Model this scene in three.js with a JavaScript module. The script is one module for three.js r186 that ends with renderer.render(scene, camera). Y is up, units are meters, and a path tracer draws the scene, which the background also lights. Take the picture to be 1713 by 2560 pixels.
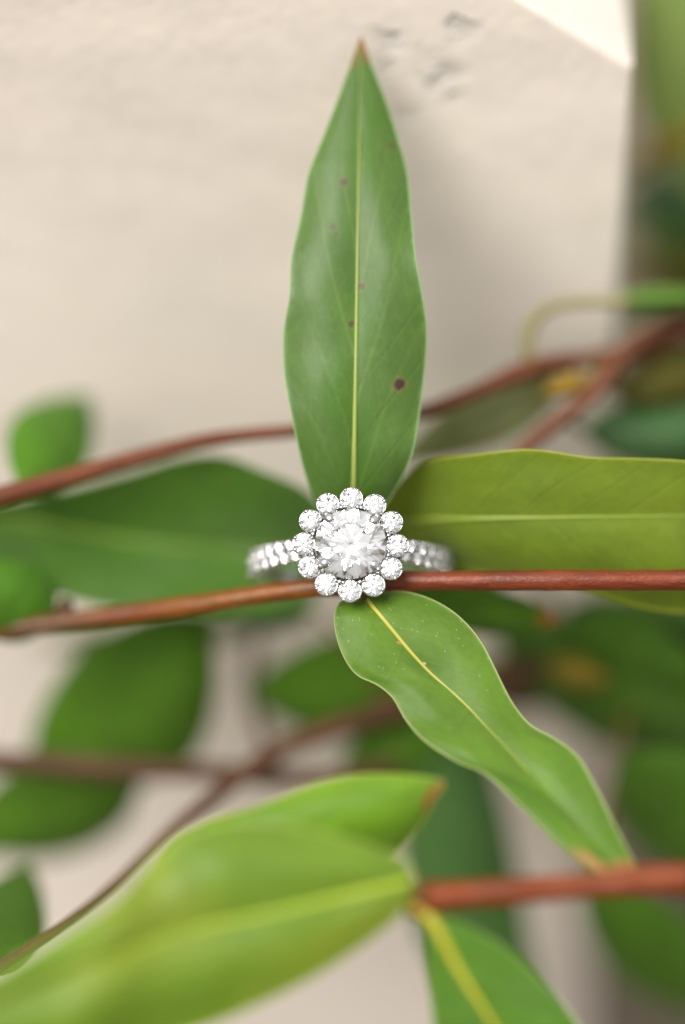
import * as THREE from 'three';
import { mergeGeometries } from 'three/addons/utils/BufferGeometryUtils.js';

// ---------------------------------------------------------------- camera, sky, sun, exposure
const W = 1713, H = 2560, MM = 0.001;
const PITCH = 40 * Math.PI / 180;            // the camera looks down on the vine
const DIST = 0.386, SCALE = 0.0404 * MM;     // focus distance, metres per photo pixel at that distance
const scene = new THREE.Scene();
const FWD = new THREE.Vector3(0, -Math.sin(PITCH), -Math.cos(PITCH));
const RIGHT = new THREE.Vector3(1, 0, 0);
const UP = new THREE.Vector3(0, Math.cos(PITCH), -Math.sin(PITCH));
const camera = new THREE.PerspectiveCamera(2 * Math.atan(H / 2 * SCALE / DIST) * 180 / Math.PI, 685 / 1024, 0.01, 400);
camera.position.copy(FWD).multiplyScalar(-DIST);
camera.up.copy(UP);
camera.lookAt(0, 0, 0);
camera.focus = DIST + 0.0008;
camera.userData.fStop = 2.8;
scene.add(camera);

{ // bright overcast sky: an even white cover, brighter towards the zenith
  const w = 64, h = 32, data = new Float32Array(w * h * 4);
  for (let j = 0; j < h; j++) for (let i = 0; i < w; i++) {
    const el = ((j + 0.5) / h - 0.5) * Math.PI, s = Math.max(0, Math.sin(el));
    const l = (1 + 2 * s) / 3 * 0.41, k = (j * w + i) * 4;
    data[k] = l * 1.0; data[k + 1] = l * 0.985; data[k + 2] = l * 0.97; data[k + 3] = 1;
  }
  const t = new THREE.DataTexture(data, w, h, THREE.RGBAFormat, THREE.FloatType);
  t.mapping = THREE.EquirectangularReflectionMapping; t.magFilter = THREE.LinearFilter; t.needsUpdate = true;
  scene.background = t; scene.environment = t;
}
const sun = new THREE.DirectionalLight(new THREE.Color(1, 0.96, 0.9), 1.5);
sun.position.set(-0.62, 1.35, 0.66);
sun.castShadow = true; sun.shadow.radius = 66; sun.shadow.mapSize.set(2048, 2048);
Object.assign(sun.shadow.camera, { left: -0.3, right: 0.3, top: 0.3, bottom: -0.3, near: 0.1, far: 3 });
scene.add(sun);

const renderer = new THREE.WebGLRenderer({ antialias: true });
renderer.toneMapping = THREE.LinearToneMapping;
renderer.toneMappingExposure = 2.95;
renderer.shadowMap.enabled = true;

// ---------------------------------------------------------------- helpers
const F = 1713 / 1568;                        // outlines were read off a 1568 pixel wide view
let seed = 7;
const rnd = () => { seed = (seed * 1664525 + 1013904223) >>> 0; return seed / 4294967296; };
// a direction from the photograph and a distance d (millimetres behind the plane of the ring) give a place
let nearer = 0;                               // millimetres by which the vine being built stands nearer
function place(x, y, d) {
  d -= nearer;
  const k = (DIST + d * MM) / DIST * SCALE;
  return new THREE.Vector3().addScaledVector(RIGHT, (x * F - W / 2) * k).addScaledVector(UP, (H / 2 - y * F) * k).addScaledVector(FWD, d * MM);
}
const used = {};
function numbered(n) { used[n] = (used[n] ?? -1) + 1; return used[n] ? n + '_' + String(used[n]).padStart(3, '0') : n; }
function thing(name, label, category, group) {
  const g = new THREE.Group(); g.name = numbered(name); g.userData = { label, category };
  if (group) g.userData.group = group;
  scene.add(g); return g;
}
function mesh(name, geometry, material, parent) {
  const m = new THREE.Mesh(geometry, material); m.name = name; m.castShadow = m.receiveShadow = true; parent.add(m); return m;
}
function hash(x, y, s) { let h = (x * 374761393 + y * 668265263 + s * 974634777) | 0; h = Math.imul(h ^ (h >>> 13), 1274126177); return ((h ^ (h >>> 16)) >>> 0) / 4294967296; }
function noise(x, y, s = 0) {
  const i = Math.floor(x), j = Math.floor(y), u = x - i, v = y - j, a = u * u * (3 - 2 * u), b = v * v * (3 - 2 * v);
  return (hash(i, j, s) * (1 - a) + hash(i + 1, j, s) * a) * (1 - b) + (hash(i, j + 1, s) * (1 - a) + hash(i + 1, j + 1, s) * a) * b;
}
const fbm = (x, y, s = 0, n = 4) => { let t = 0, a = 0.5; for (let k = 0; k < n; k++) { t += a * noise(x, y, s + k); x *= 2.03; y *= 2.03; a /= 2; } return t / (1 - Math.pow(0.5, n)); };
const smooth = (a, b, x) => { const t = Math.min(1, Math.max(0, (x - a) / (b - a))); return t * t * (3 - 2 * t); };
const toSRGB = (c) => Math.round(255 * Math.min(1, Math.max(0, c <= 0.0031308 ? 12.92 * c : 1.055 * Math.pow(c, 1 / 2.4) - 0.055)));
function texture(w, h, f, srgb = true) {       // f(u, v) -> linear rgb
  const d = new Uint8Array(w * h * 4);
  for (let j = 0; j < h; j++) for (let i = 0; i < w; i++) {
    const c = f((i + 0.5) / w, (j + 0.5) / h), k = (j * w + i) * 4;
    for (let q = 0; q < 3; q++) d[k + q] = srgb ? toSRGB(c[q]) : Math.round(255 * Math.min(1, Math.max(0, c[q])));
    d[k + 3] = 255;
  }
  const t = new THREE.DataTexture(d, w, h); t.magFilter = THREE.LinearFilter; t.minFilter = THREE.LinearMipmapLinearFilter; t.generateMipmaps = true;
  if (srgb) t.colorSpace = THREE.SRGBColorSpace;
  t.needsUpdate = true; return t;
}
const rgb = (r, g, b) => new THREE.Color().setRGB(r, g, b);
function tube(points, radii, radial = 14, rough = 0.03, steps = 10, squash, tints) {   // a knobbly round stem through points
  const c = new THREE.CatmullRomCurve3(points, false, 'centripetal'), n = (points.length - 1) * steps;
  const pos = [], uv = [], idx = [], col = []; let len = 0, last = null, normal = new THREE.Vector3(), T = new THREE.Vector3();
  const s0 = rnd() * 99;
  for (let i = 0; i <= n; i++) {
    const t = i / n, p = c.getPoint(t), f = t * (radii.length - 1), q = Math.min(radii.length - 2, Math.floor(f)), e = f - q, es = e * e * (3 - 2 * e);
    c.getTangent(t, T);
    if (!last) normal.copy(UP).addScaledVector(T, -UP.dot(T)).normalize(); else { normal.addScaledVector(T, -normal.dot(T)).normalize(); len += p.distanceTo(last); }
    const bi = new THREE.Vector3().crossVectors(T, normal);
    let r = (radii[q] * (1 - es) + radii[q + 1] * es) * MM;
    const end = Math.min(1, Math.min(i, n - i) / 2 * 0.5 + 0.6); r *= i === 0 || i === n ? 0.5 : end;
    for (let k = 0; k <= radial; k++) {
      const a = k / radial * Math.PI * 2, ak = (k % radial);
      const rr = r * (1 + rough * (noise(ak * 0.7 + s0, len * 900, 3) - 0.5) * 2 + rough * 1.2 * (noise(s0, len * 250, 5) - 0.5) * 2);
      const sq = squash ?? 1;
      pos.push(p.x + (normal.x * Math.cos(a) + bi.x * Math.sin(a) * sq) * rr, p.y + (normal.y * Math.cos(a) + bi.y * Math.sin(a) * sq) * rr, p.z + (normal.z * Math.cos(a) + bi.z * Math.sin(a) * sq) * rr);
      uv.push(k / radial, len / 0.02);
      if (tints) for (let w = 0; w < 3; w++) col.push(tints[q][w] * (1 - es) + tints[q + 1][w] * es);
    }
    last = p;
  }
  const m = radial + 1;
  for (let i = 0; i < n; i++) for (let k = 0; k < radial; k++) { const a = i * m + k; idx.push(a, a + m, a + 1, a + 1, a + m, a + m + 1); }
  for (const e of [0, n]) { // caps
    const b = pos.length / 3, p = c.getPoint(e / n); pos.push(p.x, p.y, p.z); uv.push(0.5, 0); if (tints) col.push(...tints[e ? tints.length - 1 : 0]);
    for (let k = 0; k < radial; k++) e ? idx.push(e * m + k, b, e * m + k + 1) : idx.push(k, k + 1, b);
  }
  const g = new THREE.BufferGeometry();
  g.setAttribute('position', new THREE.Float32BufferAttribute(pos, 3)); g.setAttribute('uv', new THREE.Float32BufferAttribute(uv, 2)); if (tints) g.setAttribute('color', new THREE.Float32BufferAttribute(col, 3)); g.setIndex(idx); g.computeVertexNormals();
  return g;
}

// ---------------------------------------------------------------- materials
const barkMap = texture(128, 256, (u, v) => {
  const a = fbm(u * 9, v * 5, 11), b = fbm(u * 26, v * 9, 12), sp = noise(u * 40, v * 46, 14);
  const t = 0.62 + 0.5 * (a - 0.5) + 0.35 * (b - 0.5), s = sp > 0.9 ? 0.35 : 0;
  return [t + s, t + s * 1.1, t + s * 1.2];
});
barkMap.wrapS = barkMap.wrapT = THREE.RepeatWrapping;
const barkBump = texture(128, 256, (u, v) => { const t = 0.5 * fbm(u * 22, v * 10, 31) + 0.5 * fbm(u * 60, v * 60, 33); return [t, t, t]; }, false);
barkBump.wrapS = barkBump.wrapT = THREE.RepeatWrapping;
const bark = (r, g, b, rough = 0.42) => new THREE.MeshPhysicalMaterial({ color: rgb(r, g, b), map: barkMap, bumpMap: barkBump, bumpScale: 0.00012, roughness: rough, specularIntensity: 0.6, clearcoat: 0.1, clearcoatRoughness: 0.35 });
const veinBump = texture(256, 512, (u, v) => {
  const x = Math.abs(u - 0.5) * 2, q = (v * 9 - x * 1.6 + (u > 0.5 ? 0.5 : 0)) % 1, d = Math.abs(((q + 1) % 1) - 0.5);
  const t = 0.5 - 0.3 * smooth(0.42, 0.5, 0.5 - d) + 0.25 * (fbm(u * 30, v * 60, 51) - 0.5) + 0.25 * (fbm(u * 5, v * 8, 53) - 0.5); return [t, t, t];
}, false);

// ---------------------------------------------------------------- leaf builder
// stations from base to tip: [midX, midY, midD, leftX, leftY, leftD, rightX, rightY, rightD]
function leaf(parent, st, o) {
  const NU = o.small ? 30 : 72, NV = o.small ? 12 : 28;     // along, across (even)
  const curve = (k) => new THREE.CatmullRomCurve3(st.map((s) => new THREE.Vector3(s[k], s[k + 1], s[k + 2])), false, 'centripetal');
  // the three curves share one parameter, the station
  const at = (k, f) => {
    const n = st.length - 1, i = Math.min(n - 1, Math.floor(f)), t = f - i, P = (j) => st[Math.max(0, Math.min(n, j))];
    const out = [];
    for (let q = k; q < k + 3; q++) {
      const a = P(i - 1)[q], b = P(i)[q], c = P(i + 1)[q], d = P(i + 2)[q];
      out.push(0.5 * (2 * b + (c - a) * t + (2 * a - 5 * b + 4 * c - d) * t * t + (3 * b - a - 3 * c + d) * t * t * t));
    }
    return out;
  };
  const puff = o.puff ?? 0.08, wave = o.wave ?? 0.5, s0 = o.seed ?? Math.floor(rnd() * 900), grid = [], pos = [], uv = [], idx = [];
  // even spacing along the midrib
  const L = [0]; const fine = 200; let prev = at(0, 0);
  for (let i = 1; i <= fine; i++) { const p = at(0, i / fine * (st.length - 1)); L.push(L[i - 1] + Math.hypot(p[0] - prev[0], p[1] - prev[1], (p[2] - prev[2]) * 23)); prev = p; }
  const fOf = (u) => { const want = u * L[fine]; let i = 1; while (i < fine && L[i] < want) i++; return (i - 1 + (want - L[i - 1]) / (L[i] - L[i - 1] || 1)) / fine * (st.length - 1); };
  for (let i = 0; i <= NU; i++) {
    const u = i / NU, f = fOf(u), m = at(0, f), l = at(3, f), r = at(6, f);
    for (let j = 0; j <= NV; j++) {
      const v = j / NV * 2 - 1, a = Math.abs(v), e = v < 0 ? l : r;
      const half = Math.hypot(e[0] - m[0], e[1] - m[1]) * 0.044;  // millimetres, roughly
      const x = m[0] + (e[0] - m[0]) * a, y = m[1] + (e[1] - m[1]) * a;
      const rip = wave * half * 0.12 * a * a * (fbm(u * 5 + s0, v > 0 ? 1.3 : 7.9, s0, 2) - 0.5) * 2 + half * 0.05 * (fbm(u * 9 + s0, v * 2.6, s0 + 5, 2) - 0.5);
      const d = m[2] + (e[2] - m[2]) * (0.35 * a + 0.65 * a * a) - puff * half * Math.sin(Math.PI * Math.min(1, a * 1.02)) + rip;
      const p = place(x, y, d); grid.push([x, y]); pos.push(p.x, p.y, p.z); uv.push(j / NV, u);
    }
  }
  const M = NV + 1;
  for (let i = 0; i < NU; i++) for (let j = 0; j < NV; j++) { const a = i * M + j; idx.push(a, a + 1, a + M, a + 1, a + M + 1, a + M); }
  const g = new THREE.BufferGeometry();
  g.setAttribute('position', new THREE.Float32BufferAttribute(pos, 3)); g.setAttribute('uv', new THREE.Float32BufferAttribute(uv, 2)); g.setIndex(idx); g.computeVertexNormals();
  const uvOf = (x, y) => { let best = 0, bd = 1e9; grid.forEach((p, k) => { const q = Math.hypot(p[0] - x, p[1] - y); if (q < bd) { bd = q; best = k; } }); return [(best % M) / NV, Math.floor(best / M) / NU]; };
  const span = (f) => { const l = at(3, f), r = at(6, f); return Math.hypot(l[0] - r[0], l[1] - r[1]); };
  const len = L[fine], spots = (o.spots ?? []).map(([x, y, r, dark]) => { const [su, sv] = uvOf(x, y); return { u: su, v: sv, w: span(fOf(sv)), r, dark }; });
  const c = o.color, tip = o.tip, V = o.veins ?? 0.35, vc = o.veinColor ?? [0.2, 0.28, 0.07], pitchV = o.pitch ?? 8, c2 = o.color2 ?? [c[0] * 1.1, c[1] * 1.15, c[2] * 0.8];
  const map = texture(o.small ? 96 : 256, o.small ? 192 : 512, (u, v) => {
    const x = Math.abs(u - 0.5) * 2, side = u > 0.5 ? 1 : 0;
    const mott = fbm(u * 4, v * 9, s0 + 21), fineN = fbm(u * 40, v * 90, s0 + 23, 3);
    let k = 0.86 + 0.28 * (mott - 0.5) * 1.4 + 0.16 * (fineN - 0.5);
    const mixv = smooth(0.4, 0.75, fbm(u * 2.3 + 9, v * 4.1, s0 + 29));
    let R = (c[0] * (1 - mixv) + c2[0] * mixv) * k, G = (c[1] * (1 - mixv) + c2[1] * mixv) * k, B = (c[2] * (1 - mixv) + c2[2] * mixv) * k;
    // side veins leave the midrib in long forward arcs
    const ph = v * pitchV - (x * 1.45 - 0.35 * x * x) * (o.lean ?? 1) + side * 0.47 + 0.25 * (noise(v * 6, side * 9.1, s0) - 0.5), fr = ph - Math.floor(ph), dv = Math.min(fr, 1 - fr);
    let ve = V * (1 - smooth(0.02, 0.085, dv)) * (1 - 0.65 * x) * (0.55 + 0.6 * noise(Math.floor(ph + 0.5) * 3.7, side * 5.3, s0 + 2));
    ve += V * (o.net ?? 0.4) * (1 - smooth(0.0, 0.07, Math.abs(fbm(u * 14, v * 26, s0 + 41, 3) - 0.5))) * 0.5;
    R += (vc[0] - R) * ve; G += (vc[1] - G) * ve; B += (vc[2] - B) * ve;
    if (o.edge) { const ed = o.edge[3] * smooth(0.93, 0.995, x + 0.05 * (fineN - 0.5)); R += (o.edge[0] - R) * ed; G += (o.edge[1] - G) * ed; B += (o.edge[2] - B) * ed; }
    if (tip) { const e = smooth(tip[3] - 0.02, tip[3] + 0.03, v + 0.09 * (fbm(u * 5, v * 14, s0 + 61) - 0.5) + (tip[4] ?? 0) * (u - 0.5)); R += (tip[0] - R) * e; G += (tip[1] - G) * e; B += (tip[2] - B) * e; }
    for (const s of spots) {
      const q = Math.hypot((u - s.u) * s.w, (v - s.v) * len) / s.r + 0.5 * (fbm(u * 50, v * 90, s0 + 71, 2) - 0.5), e = s.dark * (1 - smooth(0.55, 1.05, q)), ring = 0.45 * s.dark * (1 - smooth(0.8, 1.7, q)) * (1 - e);
      R += (0.2 - R) * ring; G += (0.15 - G) * ring; B += (0.03 - B) * ring;
      R += (0.06 - R) * e; G += (0.022 - G) * e; B += (0.025 - B) * e;
    }
    if (o.dust) { // pale grains lying on the blade
      const gx = u * 90, gy = v * 190, hx = hash(Math.floor(gx), Math.floor(gy), s0 + 81); const near = smooth(0.45, 0.1, v);
      if (hx > 1 - 0.008 * near && Math.hypot(gx % 1 - 0.5, gy % 1 - 0.5) < 0.42) { R = 0.3; G = 0.36; B = 0.18; }
      for (const [dx, dy, dr, col] of o.grains ?? []) { const q = Math.hypot((u - dx) * 300, (v - dy) * len) / dr; if (q < 1) [R, G, B] = col; }
    }
    return [R, G, B];
  });
  const m = new THREE.MeshPhysicalMaterial({ map, bumpMap: veinBump, bumpScale: 0.00012, roughness: 1, clearcoat: o.gloss ?? 0.5, clearcoatRoughness: o.coat ?? 0.38, specularIntensity: o.small ? 0.3 : 0.6, transmission: o.through ?? 0.28, thickness: 0, ior: 1.4, side: THREE.DoubleSide });
  const lf = mesh('leaf', g, m, parent);
  if (o.label) lf.userData.label = o.label;
  const row = (k, lift) => { const out = []; for (let i = 0; i <= NU; i += 2) { const f = fOf(i / NU), p = at(k, f); out.push(place(p[0], p[1], p[2] + lift)); } return out; };
  if (o.rib) {
    let pts = row(0, o.ribLift ?? -0.05); pts = pts.slice(0, Math.ceil(pts.length * (o.ribEnd ?? 1))); const n = pts.length;
    mesh('midrib', tube(pts, pts.map((_, i) => Math.max(0.04, o.rib[3] * Math.pow(1 - i / n, 1.15))), 8, 0.04, 2), new THREE.MeshPhysicalMaterial({ color: rgb(o.rib[0], o.rib[1], o.rib[2]), roughness: 0.5, clearcoat: 0.3, clearcoatRoughness: 0.4 }), lf);
  }
  if (o.margin) {
    const sides = [0, NV].map((j) => { const pts = []; for (let i = 0; i <= NU; i += 2) { const k = (i * M + j) * 3; pts.push(new THREE.Vector3(pos[k], pos[k + 1], pos[k + 2])); } return tube(pts, [0.06, o.margin[3], o.margin[3], 0.06], 6, 0.05, 2); });
    mesh('margin', mergeGeometries(sides), new THREE.MeshPhysicalMaterial({ color: rgb(o.margin[0], o.margin[1], o.margin[2]), roughness: 0.55 }), lf);
  }
  if (o.petiole) mesh('petiole', tube(o.petiole.map((p) => place(p[0], p[1], p[2])), o.petiole.map((p) => p[3]), 10, 0.04, 6), o.petioleMaterial ?? bark(0.2, 0.16, 0.03, 0.5), lf);
  return lf;
}
// a leaf given by base, tip, width and bend, for those far out of focus
function simpleLeaf(parent, b, t, width, o) {
  const st = [], n = 8, dx = t[0] - b[0], dy = t[1] - b[1], L = Math.hypot(dx, dy), nx = -dy / L, ny = dx / L, bend = o.bend ?? 0;
  for (let i = 0; i <= n; i++) {
    const u = i / n, w = width * Math.pow(Math.sin(Math.PI * Math.pow(u, o.skew ?? 0.8)), 0.8) * 0.5 + 0.5, bb = bend * Math.sin(Math.PI * u);
    const x = b[0] + dx * u + nx * bb, y = b[1] + dy * u + ny * bb, d = b[2] + (t[2] - b[2]) * u + (o.arch ?? -2) * Math.sin(Math.PI * u), cl = o.curl ?? 2, tw = o.twist ?? 0;
    const k = w / (width * 0.5 + 0.5);
    st.push([x, y, d, x - nx * w, y - ny * w, d + cl * k - tw * k, x + nx * w, y + ny * w, d + cl * k + tw * k]);
  }
  return leaf(parent, st, { small: true, ...o });
}
const stem = (parent, pts, material, o = {}) => mesh(o.name ?? 'stem', tube(pts.map((p) => place(p[0], p[1], p[2])), pts.map((p) => p[3]), o.radial ?? 20, o.rough ?? 0.035, 12, 1, o.tints), material, parent);

// ---------------------------------------------------------------- the setting: ground and stone
const ZW = -41.1 * MM;                       // front face of the stone
function onStone(px, py) { const dir = new THREE.Vector3().addScaledVector(RIGHT, (px - W / 2) * SCALE).addScaledVector(UP, (H / 2 - py) * SCALE).addScaledVector(FWD, DIST), t = (ZW - camera.position.z) / dir.z; return camera.position.clone().addScaledVector(dir, t); }
{
  const gmap = texture(256, 256, (u, v) => { const t = 0.6 + 0.6 * (fbm(u * 8, v * 8, 91) - 0.5) + 0.5 * (fbm(u * 40, v * 40, 93) - 0.5); return [t, t, t]; });
  gmap.wrapS = gmap.wrapT = THREE.MirroredRepeatWrapping; gmap.repeat.set(400, 400);
  const g = mesh('ground', new THREE.PlaneGeometry(160, 160), new THREE.MeshStandardMaterial({ color: rgb(0.2, 0.16, 0.11), map: gmap, roughness: 1 }), scene);
  g.rotation.x = -Math.PI / 2; g.position.y = -0.26; g.userData.kind = 'structure';
}
{
  const A = onStone(1582, 150), B = onStone(1345, 8), slope = (B.y - A.y) / (B.x - A.x);
  const peakX = A.x - 0.045, peakY = A.y + slope * -0.045;
  const sh = new THREE.Shape(); sh.moveTo(-0.2, -0.26); sh.lineTo(A.x, -0.26); sh.lineTo(A.x, A.y); sh.lineTo(peakX, peakY); sh.lineTo(-0.2, peakY + 0.001); sh.closePath();
  const g = new THREE.ExtrudeGeometry(sh, { depth: 0.07, bevelEnabled: true, bevelThickness: 0.0006, bevelSize: 0.0006, bevelSegments: 3, bevelOffset: -0.0006 });
  const S = 0.16, scars = [[1010, 60, 95, 1], [1090, 190, 110, 1], [960, 130, 60, 0.7], [1150, 40, 80, 0.8], [1010, 290, 70, 0.5]].map(([x, y, r, k]) => [onStone(x, y), r * SCALE, k]);
  const at = (u, v) => [(u - 0.5) * S, (v - 0.5) * S];
  // flaked, pitted patches: ragged islands inside a few scarred areas
  const pit = (x, y) => { let t = 0; for (const [p, r, k] of scars) t = Math.max(t, k * (1 - smooth(0.3, 1.05, Math.hypot(x - p.x, y - p.y) / r))); return t * smooth(0.5, 0.66, fbm(x * 420, y * 520, 95) + 0.12 * (fbm(x * 1500, y * 1500, 96) - 0.5)); };
  const map = texture(1024, 1024, (u, v) => {
    const [x, y] = at(u, v), st = fbm(x * 40, y * 190, 97), co = fbm(x * 60, y * 60, 98), fi = fbm(x * 900, y * 900, 99), p = pit(x, y);
    let k = 0.86 + 0.16 * (st - 0.5) + 0.14 * (co - 0.5) + 0.1 * (fi - 0.5);
    return [0.86 * k * (1 - 0.3 * p), 0.775 * k * (1 - 0.26 * p), 0.695 * k * (1 - 0.24 * p)];
  });
  const bump = texture(1024, 1024, (u, v) => { const [x, y] = at(u, v), t = 0.5 + 0.12 * (fbm(x * 900, y * 900, 101) - 0.5) + 0.3 * (fbm(x * 120, y * 160, 103) - 0.5) - 0.5 * pit(x, y); return [t, t, t]; }, false);
  for (const t of [map, bump]) { t.wrapS = t.wrapT = THREE.MirroredRepeatWrapping; t.repeat.set(1 / S, 1 / S); t.offset.set(0.5, 0.5); }
  const m = mesh('stone_block', g, new THREE.MeshStandardMaterial({ map, bumpMap: bump, bumpScale: 0.0005, roughness: 0.9 }), scene);
  m.position.z = ZW - 0.0694;
  m.userData = { label: 'pale beige stone block with a slanted top corner behind the vines', category: 'stone' };
}

// ---------------------------------------------------------------- the vines
const VINES = 'leafy vines across the stone';
const redBark = bark(1, 1, 1), rustBark = bark(0.27, 0.05, 0.003, 0.5), brownBark = bark(0.13, 0.06, 0.03, 0.75), pinkBark = bark(0.22, 0.075, 0.035, 0.6);
redBark.vertexColors = true; redBark.clearcoat = 0.2;
const RED = [0.25, 0.047, 0.011], RUST = [0.26, 0.06, 0.006], AMBER = [0.28, 0.085, 0.004], DULL = [0.16, 0.06, 0.01];
const EDGE = [0.2, 0.26, 0.09, 0.5];

{ // the vine that carries the ring
  const v = thing('leafy_vine', 'red stemmed vine that carries the ring with one leaf standing upright', 'vine', VINES);
  stem(v, [[1700, 1322, 3, 1.1], [1568, 1327, 3, 1.1], [1400, 1328, 2.8, 1.07], [1250, 1328, 2.8, 1.05], [1100, 1329, 3.2, 1.05], [990, 1329, 3.6, 1.0], [900, 1332, 4.2, 1.1], [820, 1338, 4.8, 1.25], [720, 1345, 5.6, 1.05], [600, 1360, 7, 1.0], [450, 1384, 9, 1.0], [300, 1404, 11.5, 1.02], [150, 1422, 13.5, 1.05], [0, 1440, 15, 1.05], [-120, 1455, 16, 1.05]], redBark, { tints: [RED, RED, RED, RED, RED, RED, RED, RUST, AMBER, AMBER, AMBER, RUST, DULL, DULL, DULL] });
  // upright leaf through the ring
  const U = [[1290, 802, 812, 7.4], [1230, 775, 842, 7.2], [1160, 728, 880, 5.6], [1100, 703, 917, 4.2], [1030, 685, 946, 3.2], [950, 668, 959, 2.8], [860, 652, 971, 2.6], [760, 650, 977, 2.8], [680, 663, 967, 3.1], [590, 668, 951, 3.5], [500, 688, 942, 4.1], [400, 706, 933, 4.8], [320, 737, 912, 5.8], [230, 772, 883, 6.9], [150, 801, 851, 8], [85, 824, 829, 9]];
  const rib = (y) => 807 + (1290 - y) * 0.0155;
  leaf(v, U.map(([y, l, r, d], i) => [rib(y), y, d, l, y, d + [0.2, 0.6, 1.0, 1.2, 1.0, 0.6, 1.2, 1.0, 0.3, 0.7, 1.4, 1.2, 0.9, 0.6, 0.3, 0][i], r, y, d + [0.2, 0.6, 1.2, 1, 0.4, 1.2, 1.6, 0.8, 0.2, -0.1, 0.5, 1.2, 1, 0.6, 0.3, 0][i]]), {
    color: [0.08, 0.17, 0.022], color2: [0.06, 0.165, 0.006], veins: 0.2, veinColor: [0.2, 0.3, 0.07], pitch: 5, lean: 1.7, net: 0.9, gloss: 0.75, coat: 0.42, tip: [0.28, 0.045, 0.015, 0.955], edge: [0.2, 0.3, 0.12, 0.4], seed: 17,
    rib: [0.26, 0.32, 0.06, 0.34], margin: [0.24, 0.36, 0.16, 0.06], petiole: [[808, 1338, 5.2, 0.6], [808, 1310, 7, 0.55], [807, 1280, 7.4, 0.4]], wave: 1.3,
    spots: [[789, 416, 11, 0.6], [897, 338, 11, 0.35], [764, 523, 10, 0.4], [823, 650, 10, 0.6], [800, 741, 10, 0.65], [910, 885, 15, 1], [770, 540, 6, 0.3]], label: 'upright lance shaped leaf with brown spots and a red tip' });
  // leaf drooping to the lower right
  const LR = [[835, 1366, 3.4, 829, 1369, 3.4, 842, 1363, 3.4], [850, 1385, 1.8, 786, 1372, 2.4, 905, 1353, 3.2], [870, 1408, 1.0, 766, 1405, 1.3, 960, 1362, 2.6], [905, 1450, 0.6, 770, 1452, 0.8, 1015, 1386, 1.8], [940, 1492, 0.3, 787, 1502, 0.3, 1062, 1422, 1.1], [985, 1540, 0.0, 817, 1544, 0.1, 1102, 1472, 0.5], [1035, 1584, -0.6, 862, 1566, -0.1, 1132, 1530, -0.2], [1075, 1622, -1.4, 900, 1597, -0.5, 1168, 1602, -0.8], [1112, 1662, -2.2, 928, 1645, -1.4, 1212, 1658, -1.2], [1160, 1712, -3.4, 972, 1695, -3.1, 1268, 1690, -2.6], [1205, 1762, -4.6, 1045, 1742, -4.6, 1320, 1730, -4.3], [1260, 1822, -6, 1115, 1773, -6.2, 1362, 1800, -6], [1320, 1887, -7.6, 1190, 1842, -7.6, 1402, 1880, -7.8], [1375, 1947, -9, 1262, 1917, -8.8, 1440, 1955, -9], [1422, 2005, -10, 1340, 1980, -9.7, 1468, 2010, -9.7], [1450, 2035, -10.8, 1443, 2037, -10.8, 1457, 2032, -10.8]];
  leaf(v, LR, { color: [0.09, 0.205, 0.008], color2: [0.12, 0.24, 0.014], veins: 0.14, veinColor: [0.14, 0.24, 0.04], pitch: 8, gloss: 0.4, coat: 0.4, tip: [0.34, 0.2, 0.06, 0.9], edge: EDGE, rib: [0.36, 0.34, 0.035, 0.32], ribLift: 0.06, ribEnd: 0.6, margin: [0.22, 0.3, 0.08, 0.1], seed: 41, wave: 0.15, puff: 0.06, dust: true,
    grains: [[0.49, 0.115, 5, [0.42, 0.2, 0.05]], [0.47, 0.165, 5, [0.36, 0.2, 0.08]], [0.5, 0.2, 3, [0.5, 0.42, 0.28]], [0.52, 0.235, 4, [0.5, 0.42, 0.25]]], petiole: [[836, 1345, 4.2, 0.6], [834, 1358, 3.8, 0.5], [838, 1372, 2.6, 0.35]], label: 'wavy leaf drooping below the ring with a tan withered tip' });
  // broad olive leaf to the right, reaching out of the frame
  const RO = [[848, 1212, 17, 845, 1206, 17, 851, 1218, 17], [885, 1202, 16, 878, 1152, 13.5, 897, 1238, 17], [930, 1195, 14, 926, 1090, 11, 948, 1255, 17], [990, 1189, 11, 985, 1054, 7.5, 1000, 1275, 16], [1080, 1187, 7.2, 1080, 1042, 4.6, 1090, 1310, 12], [1200, 1185, 5.5, 1200, 1030, 3.6, 1210, 1326, 9], [1270, 1184, 5.2, 1270, 1036, 3.3, 1280, 1340, 8.6], [1350, 1183, 5.2, 1350, 1048, 3.4, 1355, 1356, 8.6], [1450, 1182, 5.5, 1450, 1050, 3.6, 1450, 1385, 9], [1568, 1180, 6, 1568, 1056, 4, 1568, 1402, 9.6], [1700, 1180, 7, 1700, 1075, 5, 1700, 1380, 10], [1850, 1185, 8, 1850, 1178, 8, 1850, 1192, 8]];
  leaf(v, RO, { color: [0.17, 0.25, 0.01], color2: [0.14, 0.22, 0.006], veins: 0.12, veinColor: [0.22, 0.28, 0.05], gloss: 0.35, coat: 0.5, edge: [0.3, 0.34, 0.02, 0.5], rib: [0.21, 0.28, 0.03, 0.36], ribLift: -0.08, margin: [0.3, 0.36, 0.03, 0.08], seed: 77, through: 0.34, wave: 0.5, petiole: [[806, 1330, 6.4, 0.5], [815, 1270, 11, 0.45], [830, 1230, 15, 0.4], [850, 1212, 17, 0.4]], label: 'broad olive green leaf reaching away behind the ring' });
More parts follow.
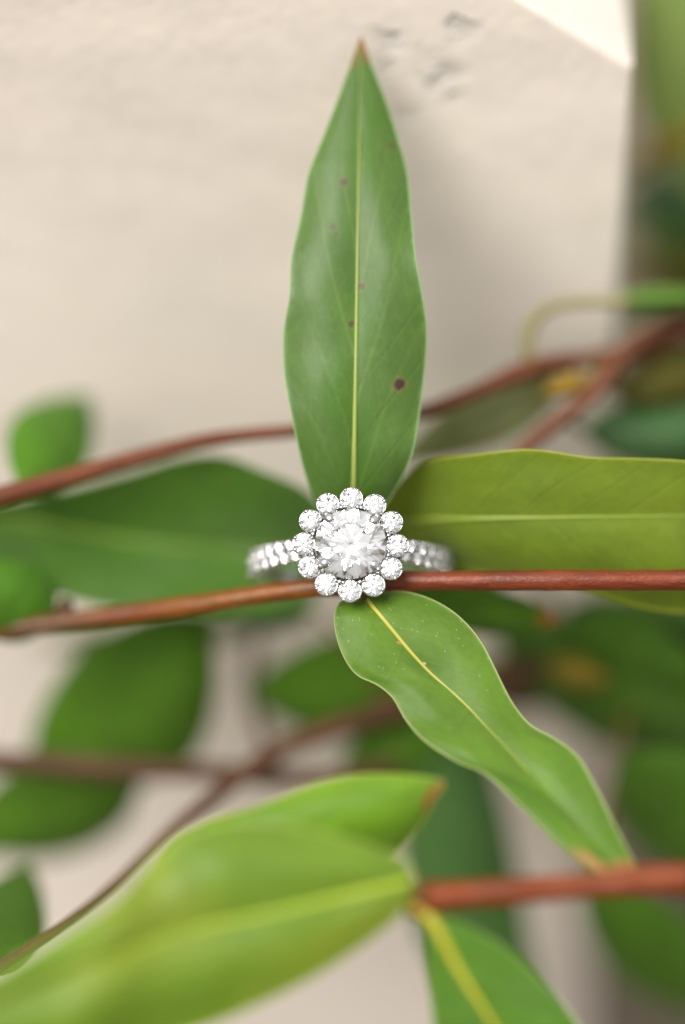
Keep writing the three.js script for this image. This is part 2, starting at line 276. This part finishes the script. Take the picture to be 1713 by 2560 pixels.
  // shaded leaf below the stem with an orange tip
  leaf(v, [[900, 1352, 9, 898, 1348, 9, 902, 1356, 9], [960, 1368, 12, 970, 1338, 11, 950, 1392, 13], [1060, 1392, 15, 1070, 1345, 13, 1055, 1440, 17], [1160, 1408, 17, 1170, 1360, 15, 1155, 1456, 19], [1230, 1415, 18.5, 1236, 1386, 18, 1228, 1442, 19.5], [1276, 1420, 20, 1276, 1416, 20, 1276, 1424, 20]], { color: [0.072, 0.175, 0.012], tip: [0.36, 0.13, 0.02, 0.9], veins: 0.15, small: true, gloss: 0.35, label: 'green leaf under the stem with an orange tip', petiole: [[880, 1336, 5.5, 0.5], [890, 1346, 7.5, 0.4], [905, 1354, 9.2, 0.3]] });
  // left end: a stub with a dark young leaf
  simpleLeaf(v, [130, 1420, 15.8], [-90, 1300, 12], 190, { color: [0.07, 0.2, 0.01], gloss: 0.4, curl: 3, bend: -10 });
  stem(v, [[150, 1422, 14, 0.8], [150, 1395, 14, 0.9], [152, 1368, 14, 0.6]], bark(0.1, 0.05, 0.02, 0.7), { name: 'leaf_stub', radial: 10 });
}

{ // the stem behind the upright leaf, with the big leaf on the left
  const v = thing('leafy_vine', 'brown stem rising from the left behind the upright leaf to a curled tendril', 'vine', VINES);
  stem(v, [[-140, 1178, 9, 1.1], [0, 1136, 10.5, 1.08], [150, 1095, 12, 1.0], [300, 1053, 13, 0.95], [450, 1013, 13.5, 0.85], [560, 996, 14, 0.72], [665, 987, 14.5, 0.68], [800, 967, 15.5, 0.7], [960, 945, 16.5, 0.78], [1080, 902, 18, 0.85], [1200, 850, 20, 1.1], [1270, 830, 22, 1], [1350, 822, 24, 0.9], [1440, 806, 26, 0.9], [1568, 770, 30, 0.9], [1680, 730, 34, 0.9]], bark(0.2, 0.055, 0.018, 0.6));
  leaf(v, [[-190, 1195, 24, -190, 1192, 24, -190, 1198, 24], [-80, 1186, 24.5, -80, 1165, 21, -85, 1245, 20], [40, 1192, 25, 45, 1145, 20.5, 30, 1310, 17.5], [160, 1212, 25.5, 170, 1118, 19.5, 140, 1360, 17.5], [280, 1234, 26, 300, 1085, 19, 260, 1388, 17.5], [400, 1248, 26, 410, 1052, 18.5, 390, 1400, 18], [500, 1256, 26.5, 505, 1045, 18, 500, 1408, 20.5], [600, 1260, 26.5, 600, 1078, 17.5, 610, 1408, 25], [690, 1258, 27, 692, 1118, 17.5, 700, 1385, 27], [750, 1252, 26.5, 748, 1172, 20, 755, 1320, 26.5], [785, 1248, 26.5, 784, 1244, 26.5, 786, 1252, 26.5]], { color: [0.08, 0.205, 0.015], color2: [0.1, 0.215, 0.04], veins: 0.1, gloss: 0.8, coat: 0.36, rib: [0.2, 0.3, 0.03, 0.5], ribLift: -0.1, seed: 23, puff: 0.12, margin: [0.16, 0.28, 0.08, 0.1], petiole: [[-130, 1176, 9.6, 0.6], [-180, 1185, 14, 0.5], [-188, 1195, 24, 0.45]], label: 'large green leaf lying behind the left shoulder of the ring' });
  simpleLeaf(v, [58, 1140, 15], [205, 905, 33], 195, { color: [0.075, 0.21, 0.008], gloss: 0.4, bend: -22, curl: 3, skew: 0.95, petiole: [[80, 1116, 12, 0.5], [70, 1124, 13.5, 0.4], [64, 1128, 15, 0.3]] });
  stem(v, [[1222, 842, 20.5, 0.6], [1207, 795, 20, 0.68], [1214, 748, 20, 0.66], [1248, 710, 20, 0.6], [1305, 694, 20, 0.55], [1390, 690, 20, 0.55], [1440, 692, 20, 0.5]], bark(0.36, 0.32, 0.12, 0.6), { name: 'tendril', radial: 12 });
  simpleLeaf(v, [1375, 691, 20], [1680, 682, 20], 52, { color: [0.12, 0.32, 0.008], gloss: 0.4, curl: 8, skew: 0.9, arch: 0 });
  simpleLeaf(v, [1292, 862, 25], [900, 1060, 26], 140, { color: [0.19, 0.22, 0.075], color2: [0.2, 0.22, 0.09], gloss: 0.4, skew: 0.75, curl: 1, petiole: [[1285, 830, 22.5, 0.5], [1302, 846, 24, 0.45], [1285, 868, 25, 0.4]] });
  simpleLeaf(v, [1355, 868, 21], [1235, 900, 21.5], 52, { color: [0.42, 0.25, 0.02], color2: [0.4, 0.28, 0.03], gloss: 0.3, petiole: [[1352, 824, 24, 0.5], [1366, 848, 22, 0.5], [1350, 870, 21, 0.4]], label: 'small yellow young leaf at the fork' });
}
{ // pale pink branch at the right
  nearer = 5;
  const v = thing('leafy_vine', 'pale pink branch beside the right edge of the stone, leaves hanging under it', 'vine', VINES);
  stem(v, [[1130, 1090, 22, 0.8], [1220, 1010, 23, 0.85], [1290, 955, 24, 0.85], [1350, 905, 25, 0.85], [1395, 852, 26, 0.85], [1450, 790, 29, 0.85], [1568, 725, 33, 0.9], [1700, 660, 38, 0.9]], pinkBark);
  stem(v, [[1390, 870, 27, 0.7], [1440, 850, 31, 0.6], [1500, 790, 34, 0.7], [1620, 735, 37, 0.7]], bark(0.36, 0.26, 0.12, 0.6), { name: 'side_shoot', radial: 12 });
  simpleLeaf(v, [1400, 900, 33], [1660, 850, 36], 130, { color: [0.1, 0.09, 0.012], color2: [0.14, 0.12, 0.02], gloss: 0.3, curl: 3, petiole: [[1385, 876, 27, 0.5], [1395, 888, 30, 0.5], [1405, 900, 33, 0.4]] });
  simpleLeaf(v, [1330, 985, 33], [1720, 985, 36], 150, { color: [0.05, 0.14, 0.04], color2: [0.07, 0.16, 0.06], gloss: 0.5, curl: 3, bend: 10, petiole: [[1300, 950, 25, 0.5], [1310, 968, 29, 0.5], [1335, 985, 33, 0.4]] });
  simpleLeaf(v, [1560, 800, 40], [1480, 960, 42], 120, { color: [0.09, 0.09, 0.015], gloss: 0.3 });
}
nearer = 0;
{ // stems low behind, with the dark leaves
  nearer = 4;
  const v = thing('leafy_vine', 'blurred brown stem lying level low behind, with deep green leaves', 'vine', VINES);
  stem(v, [[-120, 1742, 31, 1.25], [50, 1746, 31.5, 1.25], [250, 1758, 32, 1.15], [400, 1764, 32.5, 1.1], [520, 1768, 33, 1.1], [640, 1782, 33.5, 1], [760, 1782, 34, 0.9], [900, 1750, 36, 0.9]], brownBark);
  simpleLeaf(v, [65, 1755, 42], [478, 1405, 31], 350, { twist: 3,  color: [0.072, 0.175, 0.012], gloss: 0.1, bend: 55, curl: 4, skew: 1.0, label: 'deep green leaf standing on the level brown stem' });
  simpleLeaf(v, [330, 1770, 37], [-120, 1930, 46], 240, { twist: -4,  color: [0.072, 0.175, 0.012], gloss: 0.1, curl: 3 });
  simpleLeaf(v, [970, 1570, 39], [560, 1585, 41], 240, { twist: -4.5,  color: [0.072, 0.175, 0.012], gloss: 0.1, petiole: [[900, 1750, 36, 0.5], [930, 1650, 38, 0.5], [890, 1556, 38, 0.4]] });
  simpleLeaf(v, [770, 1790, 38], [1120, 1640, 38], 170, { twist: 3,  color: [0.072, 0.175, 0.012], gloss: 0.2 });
  stem(v, [[640, 1782, 34, 0.6], [600, 1680, 40, 0.7], [575, 1560, 45, 0.75], [590, 1440, 47, 0.7], [600, 1340, 46, 0.6]], brownBark, { name: 'side_shoot', radial: 12 });
  simpleLeaf(v, [585, 1430, 47], [80, 1475, 51], 84, { color: [0.1, 0.15, 0.04], gloss: 0.1, bend: -8 });  // faint leaf added close to the stone to shade it low behind the vines
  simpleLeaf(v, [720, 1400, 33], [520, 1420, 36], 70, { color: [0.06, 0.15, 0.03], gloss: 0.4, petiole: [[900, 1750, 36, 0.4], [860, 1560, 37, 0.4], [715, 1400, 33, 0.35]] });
}
{
  const v = thing('leafy_vine', 'thin brown stem slanting down to the lower left corner, crossing the level one', 'vine', VINES);
  stem(v, [[1300, 1500, 38, 1.3], [1130, 1548, 36, 1.3], [1000, 1592, 34, 1.3], [900, 1624, 32.5, 1.25], [760, 1668, 31, 1.15], [640, 1716, 30, 1.1], [560, 1768, 28, 1.0], [480, 1832, 25, 0.85], [400, 1896, 22, 0.72], [320, 1975, 20, 0.62], [220, 2065, 15, 0.6], [100, 2150, 9, 0.6], [-60, 2250, 3, 0.62]], bark(0.14, 0.058, 0.022, 0.75));
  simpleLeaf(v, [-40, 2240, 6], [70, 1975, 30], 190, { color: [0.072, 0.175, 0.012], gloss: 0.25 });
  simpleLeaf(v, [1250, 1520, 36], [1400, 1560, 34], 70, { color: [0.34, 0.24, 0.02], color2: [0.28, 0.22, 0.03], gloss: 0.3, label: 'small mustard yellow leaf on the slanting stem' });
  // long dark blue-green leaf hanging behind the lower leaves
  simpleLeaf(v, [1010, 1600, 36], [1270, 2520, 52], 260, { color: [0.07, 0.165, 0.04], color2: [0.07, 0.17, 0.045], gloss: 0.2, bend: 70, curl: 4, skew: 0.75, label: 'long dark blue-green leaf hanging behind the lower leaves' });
}
nearer = 0;
{
  const v = thing('leafy_vine', 'dark stem at the right bearing broad deep green leaves below the olive leaf', 'vine', VINES);
  stem(v, [[1760, 1380, 34, 1], [1600, 1425, 36, 1], [1440, 1470, 38, 1.2], [1280, 1540, 40, 1.5], [1130, 1600, 43, 1.4], [1040, 1640, 45, 1.0]], bark(0.16, 0.07, 0.035, 0.7));
  simpleLeaf(v, [1290, 1545, 43], [1110, 1610, 46], 110, { color: [0.12, 0.06, 0.025], color2: [0.15, 0.07, 0.03], gloss: 0.1, label: 'brown leaf added in place of the dark brown shadow among the stems' });  // added leaf, its dark brown imitates the shadow between the stems
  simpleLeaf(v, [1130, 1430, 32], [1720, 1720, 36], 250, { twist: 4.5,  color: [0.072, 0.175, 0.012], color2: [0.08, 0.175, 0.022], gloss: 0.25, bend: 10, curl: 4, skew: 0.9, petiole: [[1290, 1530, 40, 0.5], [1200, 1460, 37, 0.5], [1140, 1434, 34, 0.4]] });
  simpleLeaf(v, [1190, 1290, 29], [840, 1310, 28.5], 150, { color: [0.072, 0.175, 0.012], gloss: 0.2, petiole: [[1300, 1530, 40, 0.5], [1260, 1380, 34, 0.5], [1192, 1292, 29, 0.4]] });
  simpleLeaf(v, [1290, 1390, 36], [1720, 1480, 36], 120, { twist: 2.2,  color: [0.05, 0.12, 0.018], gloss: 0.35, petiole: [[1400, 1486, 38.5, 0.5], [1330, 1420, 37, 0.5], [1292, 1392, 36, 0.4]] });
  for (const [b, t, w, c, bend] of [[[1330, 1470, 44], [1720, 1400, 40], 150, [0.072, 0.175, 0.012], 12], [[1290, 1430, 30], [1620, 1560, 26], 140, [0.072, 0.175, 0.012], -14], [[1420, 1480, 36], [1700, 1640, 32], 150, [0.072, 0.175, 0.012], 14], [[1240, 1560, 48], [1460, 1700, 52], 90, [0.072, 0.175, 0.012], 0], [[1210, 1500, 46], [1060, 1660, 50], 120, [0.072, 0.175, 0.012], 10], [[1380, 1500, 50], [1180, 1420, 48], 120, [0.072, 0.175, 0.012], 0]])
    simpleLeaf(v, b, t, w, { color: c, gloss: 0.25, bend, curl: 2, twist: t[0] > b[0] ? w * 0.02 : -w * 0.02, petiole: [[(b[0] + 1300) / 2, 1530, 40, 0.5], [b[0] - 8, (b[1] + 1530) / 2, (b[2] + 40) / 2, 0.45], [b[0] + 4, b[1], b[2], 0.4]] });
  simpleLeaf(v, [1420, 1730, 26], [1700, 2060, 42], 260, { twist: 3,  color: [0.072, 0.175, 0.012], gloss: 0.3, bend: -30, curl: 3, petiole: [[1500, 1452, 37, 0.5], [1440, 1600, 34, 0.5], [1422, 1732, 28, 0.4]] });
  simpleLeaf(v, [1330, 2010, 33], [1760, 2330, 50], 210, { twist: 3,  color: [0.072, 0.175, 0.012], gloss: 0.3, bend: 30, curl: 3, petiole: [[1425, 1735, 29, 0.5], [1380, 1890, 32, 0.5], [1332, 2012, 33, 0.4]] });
}
{ // the vine in front, at the bottom
  nearer = 11;
  const v = thing('leafy_vine', 'rust red twig in front with bright yellow-green leaves at its cut end', 'vine', VINES);
  stem(v, [[1720, 2000, -5.5, 1.6], [1568, 2010, -5.2, 1.55], [1450, 2016, -5, 1.45], [1350, 2026, -4.8, 1.3], [1250, 2033, -4.6, 1.25], [1100, 2045, -4.4, 1.38], [1010, 2052, -4.2, 1.5], [960, 2058, -4, 1.7], [946, 2064, -3.8, 1.35]], rustBark);
  stem(v, [[950, 2055, -3.8, 1.1], [946, 2078, -4, 1.05], [944, 2096, -4, 0.8]], bark(0.2, 0.1, 0.03, 0.6), { name: 'bud_knob', radial: 12 });
  // leaf behind, whose tip points right
  leaf(v, [[300, 2120, 2, 297, 2116, 2, 303, 2124, 2], [400, 2030, 1, 370, 1948, 2, 430, 2100, 2], [500, 1975, 0, 470, 1882, 1, 540, 2060, 2], [620, 1930, -1, 600, 1842, 0, 660, 2020, 2], [740, 1890, -1, 720, 1796, 0.5, 780, 1985, 2], [840, 1858, -1, 815, 1775, 0.6, 890, 1958, 2.4], [920, 1828, -0.6, 905, 1772, 0.4, 958, 1895, 1.6], [975, 1805, 0, 968, 1778, 0.4, 992, 1832, 0.4], [1018, 1788, 0.4, 1016, 1786, 0.4, 1020, 1792, 0.4]], { color: [0.15, 0.32, 0.006], color2: [0.17, 0.34, 0.01], veins: 0.12, gloss: 0.4, coat: 0.4, tip: [0.26, 0.11, 0.015, 0.96, 0.12], seed: 91, through: 0.35, margin: [0.3, 0.34, 0.03, 0.1], petiole: [[945, 2070, -4, 0.5], [700, 2110, -1, 0.45], [400, 2140, 1.5, 0.4], [300, 2122, 2, 0.4]], label: 'yellow-green leaf whose brown blotched tip points away from the bigger leaf' });
  // the large front leaf
  leaf(v, [[950, 2012, -6, 946, 1994, -6, 950, 2036, -6], [918, 2022, -6.4, 922, 1964, -5.8, 926, 2082, -6], [850, 2038, -7, 830, 1930, -6.4, 866, 2136, -6], [770, 2056, -7.4, 730, 1902, -6.8, 786, 2192, -6.2], [690, 2074, -8, 620, 1886, -7.2, 696, 2246, -6.6], [590, 2096, -8.6, 505, 1886, -7.8, 595, 2296, -7.2], [480, 2118, -9.2, 405, 1922, -8.2, 480, 2345, -7.8], [370, 2150, -10, 335, 1985, -8.8, 340, 2388, -8.8], [250, 2196, -12.2, 270, 2055, -10.8, 190, 2425, -12], [120, 2250, -13, 180, 2118, -11.6, 50, 2440, -13], [-20, 2310, -14, 60, 2190, -12.6, -80, 2440, -14], [-160, 2360, -15, -80, 2275, -14, -190, 2420, -15], [-260, 2390, -16, -258, 2386, -16, -262, 2394, -16]], { color: [0.16, 0.29, 0.008], color2: [0.25, 0.35, 0.018], veins: 0.12, veinColor: [0.26, 0.34, 0.1], gloss: 0.7, coat: 0.42, seed: 13, through: 0.34, rib: [0.3, 0.4, 0.012, 0.55], ribLift: 0.1, puff: 0.13, margin: [0.32, 0.4, 0.06, 0.12], petiole: [[955, 2056, -5.2, 0.7], [958, 2030, -6.2, 0.6], [942, 2014, -6.2, 0.5]], label: 'large bright yellow-green leaf filling the lower left corner' });
  // small leaf hanging from the knob
  leaf(v, [[968, 2092, -5.6, 964, 2096, -5.6, 972, 2089, -5.6], [992, 2112, -5.4, 980, 2118, -5.2, 1030, 2105, -4.6], [1012, 2148, -5, 977, 2158, -4.4, 1095, 2133, -3.6], [1036, 2192, -4.4, 980, 2206, -3.6, 1160, 2172, -2.8], [1068, 2248, -3.8, 986, 2266, -2.8, 1222, 2228, -2], [1104, 2304, -3.2, 992, 2330, -2, 1280, 2292, -1.4], [1144, 2366, -2.4, 1004, 2400, -1, 1330, 2356, -0.6], [1190, 2440, -1.4, 1040, 2490, 0.4, 1350, 2430, 0.6], [1250, 2540, 0.4, 1240, 2544, 0.6, 1260, 2536, 0.6]], { color: [0.1, 0.25, 0.012], color2: [0.1, 0.24, 0.02], veins: 0.15, gloss: 0.55, coat: 0.38, seed: 57, rib: [0.5, 0.46, 0.03, 0.55], ribLift: -0.15, margin: [0.22, 0.34, 0.08, 0.1], petiole: [[944, 2078, -5.4, 0.65], [955, 2084, -5.7, 0.6], [972, 2094, -5.7, 0.55]], petioleMaterial: bark(0.46, 0.3, 0.03, 0.5), label: 'smaller green leaf with a thick yellow midrib hanging from the cut end' });
}
nearer = 0;
{ // growth beyond the right side of the stone
  const v = thing('leafy_bush', 'out of focus bush beyond the slanted corner of the stone', 'bush');
  const trunk = bark(0.12, 0.08, 0.05, 0.8);
  stem(v, [[1700, 2300, 160, 3], [1690, 1500, 120, 2.6], [1680, 900, 100, 2.2], [1660, 300, 90, 1.6], [1650, -150, 85, 1]], trunk, { name: 'trunk' });
  const to = (x, y, d) => ({ petiole: [[1672, Math.min(1400, y + 120), 100, 0.8], [(x + 1672) / 2, y + 60, (d + 100) / 2, 0.7], [x, y, d, 0.6]] });
  simpleLeaf(v, [1660, 480, 50], [1495, -140, 32], 250, { color: [0.27, 0.38, 0.1], color2: [0.3, 0.4, 0.13], gloss: 0.45, label: 'pale green leaf beside the slanted corner', ...to(1660, 480, 50) });
  simpleLeaf(v, [1670, 250, 44], [1428, 395, 44], 62, { color: [0.4, 0.27, 0.015], color2: [0.36, 0.27, 0.02], gloss: 0.3, label: 'mustard yellow leaf in the bush', ...to(1670, 250, 44) });
  simpleLeaf(v, [1680, 440, 64], [1415, 455, 56], 150, { color: [0.08, 0.18, 0.08], gloss: 0.5, ...to(1680, 440, 64) });
  simpleLeaf(v, [1660, 570, 88], [1400, 540, 86], 130, { color: [0.072, 0.175, 0.012], gloss: 0.3, ...to(1660, 570, 84) });
  simpleLeaf(v, [1640, 640, 88], [1395, 650, 82], 80, { color: [0.2, 0.12, 0.02], gloss: 0.2, ...to(1640, 640, 88) });
  for (let i = 0; i < 46; i++) {
    const x = 1510 + rnd() * 130, y = -60 + i * 27 + rnd() * 40, d = 98 + rnd() * 45, q = rnd();
    simpleLeaf(v, [x + 60, y + 30, d + 8], [x - 90 + rnd() * 40, y - 60 + rnd() * 110, d], 90 + rnd() * 50, { color: q < 0.85 ? [0.05 + 0.03 * q, 0.15 + 0.05 * q, 0.015] : [0.18, 0.14, 0.03], gloss: 0.2 });
  }
}

// ---------------------------------------------------------------- the ring
{
  const ring = thing('diamond_ring', 'silver diamond ring with a round centre stone and flower halo resting on the stem', 'ring');
  const TILT = 11 * Math.PI / 180, Z = FWD.clone().multiplyScalar(-Math.cos(TILT)).addScaledVector(UP, Math.sin(TILT)), Y = new THREE.Vector3().crossVectors(Z, RIGHT).normalize();
  ring.position.copy(place(877 / F, 1360 / F, 0));
  ring.quaternion.setFromRotationMatrix(new THREE.Matrix4().makeBasis(RIGHT, Y, Z));
  const gold = new THREE.MeshStandardMaterial({ color: rgb(0.52, 0.52, 0.53), metalness: 1, roughness: 0.1 });
  const diamond = new THREE.MeshPhysicalMaterial({ color: rgb(1, 1, 1), roughness: 0, transmission: 1, thickness: 0.002, ior: 2.4 });
  const V3 = (x, y, z) => new THREE.Vector3(x, y, z);
  function brilliant(R, table = 0.56, crown = 34.5, pav = 40.8) { // round brilliant cut, girdle at z = 0
    const A = (k, r, z) => V3(Math.cos(k * Math.PI / 8) * r, Math.sin(k * Math.PI / 8) * r, z), gt = 0.025;
    const hc = (1 - table) * Math.tan(crown * Math.PI / 180), hp = Math.tan(pav * Math.PI / 180), c8 = Math.cos(Math.PI / 8), tris = [];
    const add = (...p) => { for (let i = 1; i + 1 < p.length; i++) tris.push([p[0], p[i], p[i + 1]]); };
    const ks = 0.8, ps = 0.24, G = [], g = [];
    const onPlane = (a, b, c, k) => { const n = b.clone().sub(a).cross(c.clone().sub(a)), q = A(k, 1, 0); return V3(q.x, q.y, a.z - (n.x * (q.x - a.x) + n.y * (q.y - a.y)) / n.z); };
    for (let k = 0; k < 16; k++) { G[k] = A(k, 1, gt); g[k] = A(k, 1, -gt); }
    const topRow = [], botRow = [];
    add(...Array.from({ length: 8 }, (_, k) => A(2 * k, table, gt + hc)));
    for (let k = 0; k < 8; k++) {
      const t0 = A(2 * k, table, gt + hc), t1 = A(2 * k + 2, table, gt + hc), K = (q) => A(q, ks, gt + hc * (1 - (ks * c8 - table) / (1 - table)));
      const k1 = K(2 * k + 1), k0 = K(2 * k - 1);
      add(t0, k0, G[2 * k], k1); add(t0, k1, t1);
      const P = (q) => A(q, ps, -gt - hp * (1 - ps * c8)), p1 = P(2 * k + 1), p0 = P(2 * k - 1), cul = V3(0, 0, -gt - hp);
      add(cul, p1, g[2 * k], p0);
      for (const [a, b] of [[2 * k, 2 * k + 1], [2 * k + 1, 2 * k + 2]]) {
        const m = onPlane(k1, G[a], G[b % 16], a + 0.5); add(k1, G[a], m, G[b % 16]); topRow[2 * a] = G[a]; topRow[2 * a + 1] = m;
        const n = onPlane(p1, g[a], g[b % 16], a + 0.5); add(p1, g[a], n, g[b % 16]); botRow[2 * a] = g[a]; botRow[2 * a + 1] = n;
      }
    }
    for (let k = 0; k < 32; k++) add(topRow[k], topRow[(k + 1) % 32], botRow[(k + 1) % 32], botRow[k]);
    const pos = [], mid = V3(0, 0, -0.2);
    for (const [a, b, c] of tris) { const n = b.clone().sub(a).cross(c.clone().sub(a)), out = n.dot(a.clone().add(b).add(c).divideScalar(3).sub(mid)) > 0; for (const p of out ? [a, b, c] : [a, c, b]) pos.push(p.x * R, p.y * R, p.z * R); }
    const geo = new THREE.BufferGeometry(); geo.setAttribute('position', new THREE.Float32BufferAttribute(pos, 3)); geo.computeVertexNormals(); return geo;
  }
  const bentBar = (pts, radii, n = 10) => { // a bar through local points, millimetres
    return tube(pts.map((p) => V3(p[0] * MM, p[1] * MM, p[2] * MM)), radii, n, 0, 6);
  };
  const R0 = 3.6;
  const centre = mesh('centre_diamond', brilliant(R0 * MM), diamond, ring); centre.rotation.z = 0.18;
  centre.userData.label = 'large round brilliant cut centre diamond';
  for (const deg of [130, 45, -43, 218]) {
    const a = deg * Math.PI / 180, at = (r, z) => [Math.cos(a) * r, Math.sin(a) * r, z];
    const claw = bentBar([at(1.5, -3.5), at(2.5, -2.4), at(3.45, -1.0), at(3.82, -0.1), at(3.78, 0.3), at(3.55, 0.5)], [0.4, 0.42, 0.42, 0.42, 0.45, 0.4]);
    const tip = new THREE.SphereGeometry(1, 20, 14); tip.scale(0.7 * MM, 0.54 * MM, 0.4 * MM); tip.rotateY(0.5); tip.rotateZ(a); tip.translate(Math.cos(a) * 3.5 * MM, Math.sin(a) * 3.5 * MM, 0.42 * MM);
    tip.setIndex([...tip.index.array]); 
    mesh('prong', mergeGeometries([claw, tip]), gold, ring);
  }
  const haloGem = brilliant(1.1 * MM, 0.57);
  const cupShape = new THREE.LatheGeometry([[0.45, -1.75], [0.62, -1.75], [0.95, -1.0], [1.17, -0.3], [1.2, 0.02], [1.17, 0.12], [1.1, 0.14], [1.06, 0.06], [1.03, -0.08], [0.85, -0.45], [0.45, -1.2], [0.45, -1.75]].map(([r, z]) => new THREE.Vector2(r * MM, z * MM)), 36).rotateX(Math.PI / 2);
  const beadGeo = new THREE.SphereGeometry(0.3 * MM, 14, 10), clawGeo = new THREE.SphereGeometry(0.2 * MM, 12, 8);
  for (let k = 0; k < 12; k++) {
    const a = (90 - 1 + k * 30) * Math.PI / 180, x = Math.cos(a) * 4.74, y = Math.sin(a) * 4.74, z = -0.5;
    const cup = mesh('halo_cup', cupShape, gold, ring); cup.position.set(x * MM, y * MM, z * MM);
    const gem = mesh('halo_diamond', haloGem, diamond, cup); gem.rotation.set((rnd() - 0.5) * 0.16, (rnd() - 0.5) * 0.16, rnd() * 3); gem.scale.setScalar(0.96 + rnd() * 0.05);
    for (const q of [0.62, -0.62, 2.5, -2.5]) { const c = mesh('claw', clawGeo, gold, cup); c.scale.set(0.8 + rnd() * 0.5, 0.8 + rnd() * 0.5, 0.9 + rnd() * 0.3); c.position.set(Math.cos(a + q) * 1.06 * MM, Math.sin(a + q) * 1.06 * MM, 0.14 * MM); }
    const b = a + Math.PI / 12, bead = mesh('bead', beadGeo, gold, ring); bead.position.set(Math.cos(b) * 3.95 * MM, Math.sin(b) * 3.95 * MM, -0.42 * MM);
  }
  { // basket under the stones
    const rings = [[4.6, -1.9, 0.3], [2.4, -2.6, 0.35], [1.5, -3.5, 0.4]].map(([r, z, t]) => { const g = new THREE.TorusGeometry(r * MM, t * MM, 10, 60); g.translate(0, 0, z * MM); return g; });
    const spokes = []; for (let k = 0; k < 6; k++) { const a = k * Math.PI / 3 + 0.3; spokes.push(bentBar([[Math.cos(a) * 4.6, Math.sin(a) * 4.6, -1.9], [Math.cos(a) * 3.2, Math.sin(a) * 3.2, -2.5], [Math.cos(a) * 1.5, Math.sin(a) * 1.5, -3.5]], [0.28, 0.28, 0.3], 8)); }
    mesh('basket', mergeGeometries([...rings, ...spokes]), gold, ring);
  }
  // band: a channel with two rows of stones on the shoulders
  const CZ = -12.5, RO = 10.45, T0 = 15 * Math.PI / 180;
  {
    const prof = [[8.95, -0.7], [9.1, -0.95], [9.8, -1.0], [10.02, -0.96], [10.02, -0.9], [9.8, -0.86], [9.45, 0], [9.8, 0.86], [10.02, 0.9], [10.02, 0.96], [9.8, 1.0], [9.1, 0.95], [8.95, 0.7]];
    const pos = [], idx = [], n = 150, m = prof.length;
    for (let i = 0; i <= n; i++) { const t = T0 + (2 * Math.PI - 2 * T0) * i / n, nar = 1 - 0.25 * smooth(1.6, 2.6, Math.min(t, 2 * Math.PI - t)); for (const [r, y] of prof) pos.push(Math.sin(t) * r * MM, y * nar * MM, (CZ + Math.cos(t) * r) * MM); }
    for (let i = 0; i < n; i++) for (let j = 0; j < m; j++) { const a = i * m + j, b = i * m + (j + 1) % m; idx.push(a, b, a + m, b, b + m, a + m); }
    for (const [e, f] of [[0, 1], [n, 0]]) for (let j = 1; j + 1 < m; j++) f ? idx.push(e * m, e * m + j + 1, e * m + j) : idx.push(e * m, e * m + j, e * m + j + 1);
    let g = new THREE.BufferGeometry(); g.setAttribute('position', new THREE.Float32BufferAttribute(pos, 3)); g.setIndex(idx); g = g.toNonIndexed(); g.computeVertexNormals();
    mesh('band', g, gold, ring);
  }
  const paveGem = brilliant(0.61 * MM, 0.57), grain = new THREE.SphereGeometry(0.19 * MM, 10, 8);
  for (const side of [-1, 1]) for (const row of [-0.6, 0.6]) for (let k = 0; k < 10; k++) {
    const t = side * (25 + k * 8.1 + (row > 0 ? 4.05 : 0)) * Math.PI / 180, gem = mesh('shoulder_diamond', paveGem, diamond, ring);
    gem.position.set(Math.sin(t) * (RO - 0.02) * MM, row * MM, (CZ + Math.cos(t) * (RO - 0.02)) * MM); gem.rotation.set(0, t, 0); gem.rotateZ(rnd() * 3);
    for (const e of [-0.4, 0.4]) { const tt = t + side * 4.05 * Math.PI / 180, b = mesh('bead', grain, gold, ring); b.position.set(Math.sin(tt) * (RO + 0.02) * MM, (row + e) * MM, (CZ + Math.cos(tt) * (RO + 0.02)) * MM); }
  }
}

renderer.render(scene, camera);
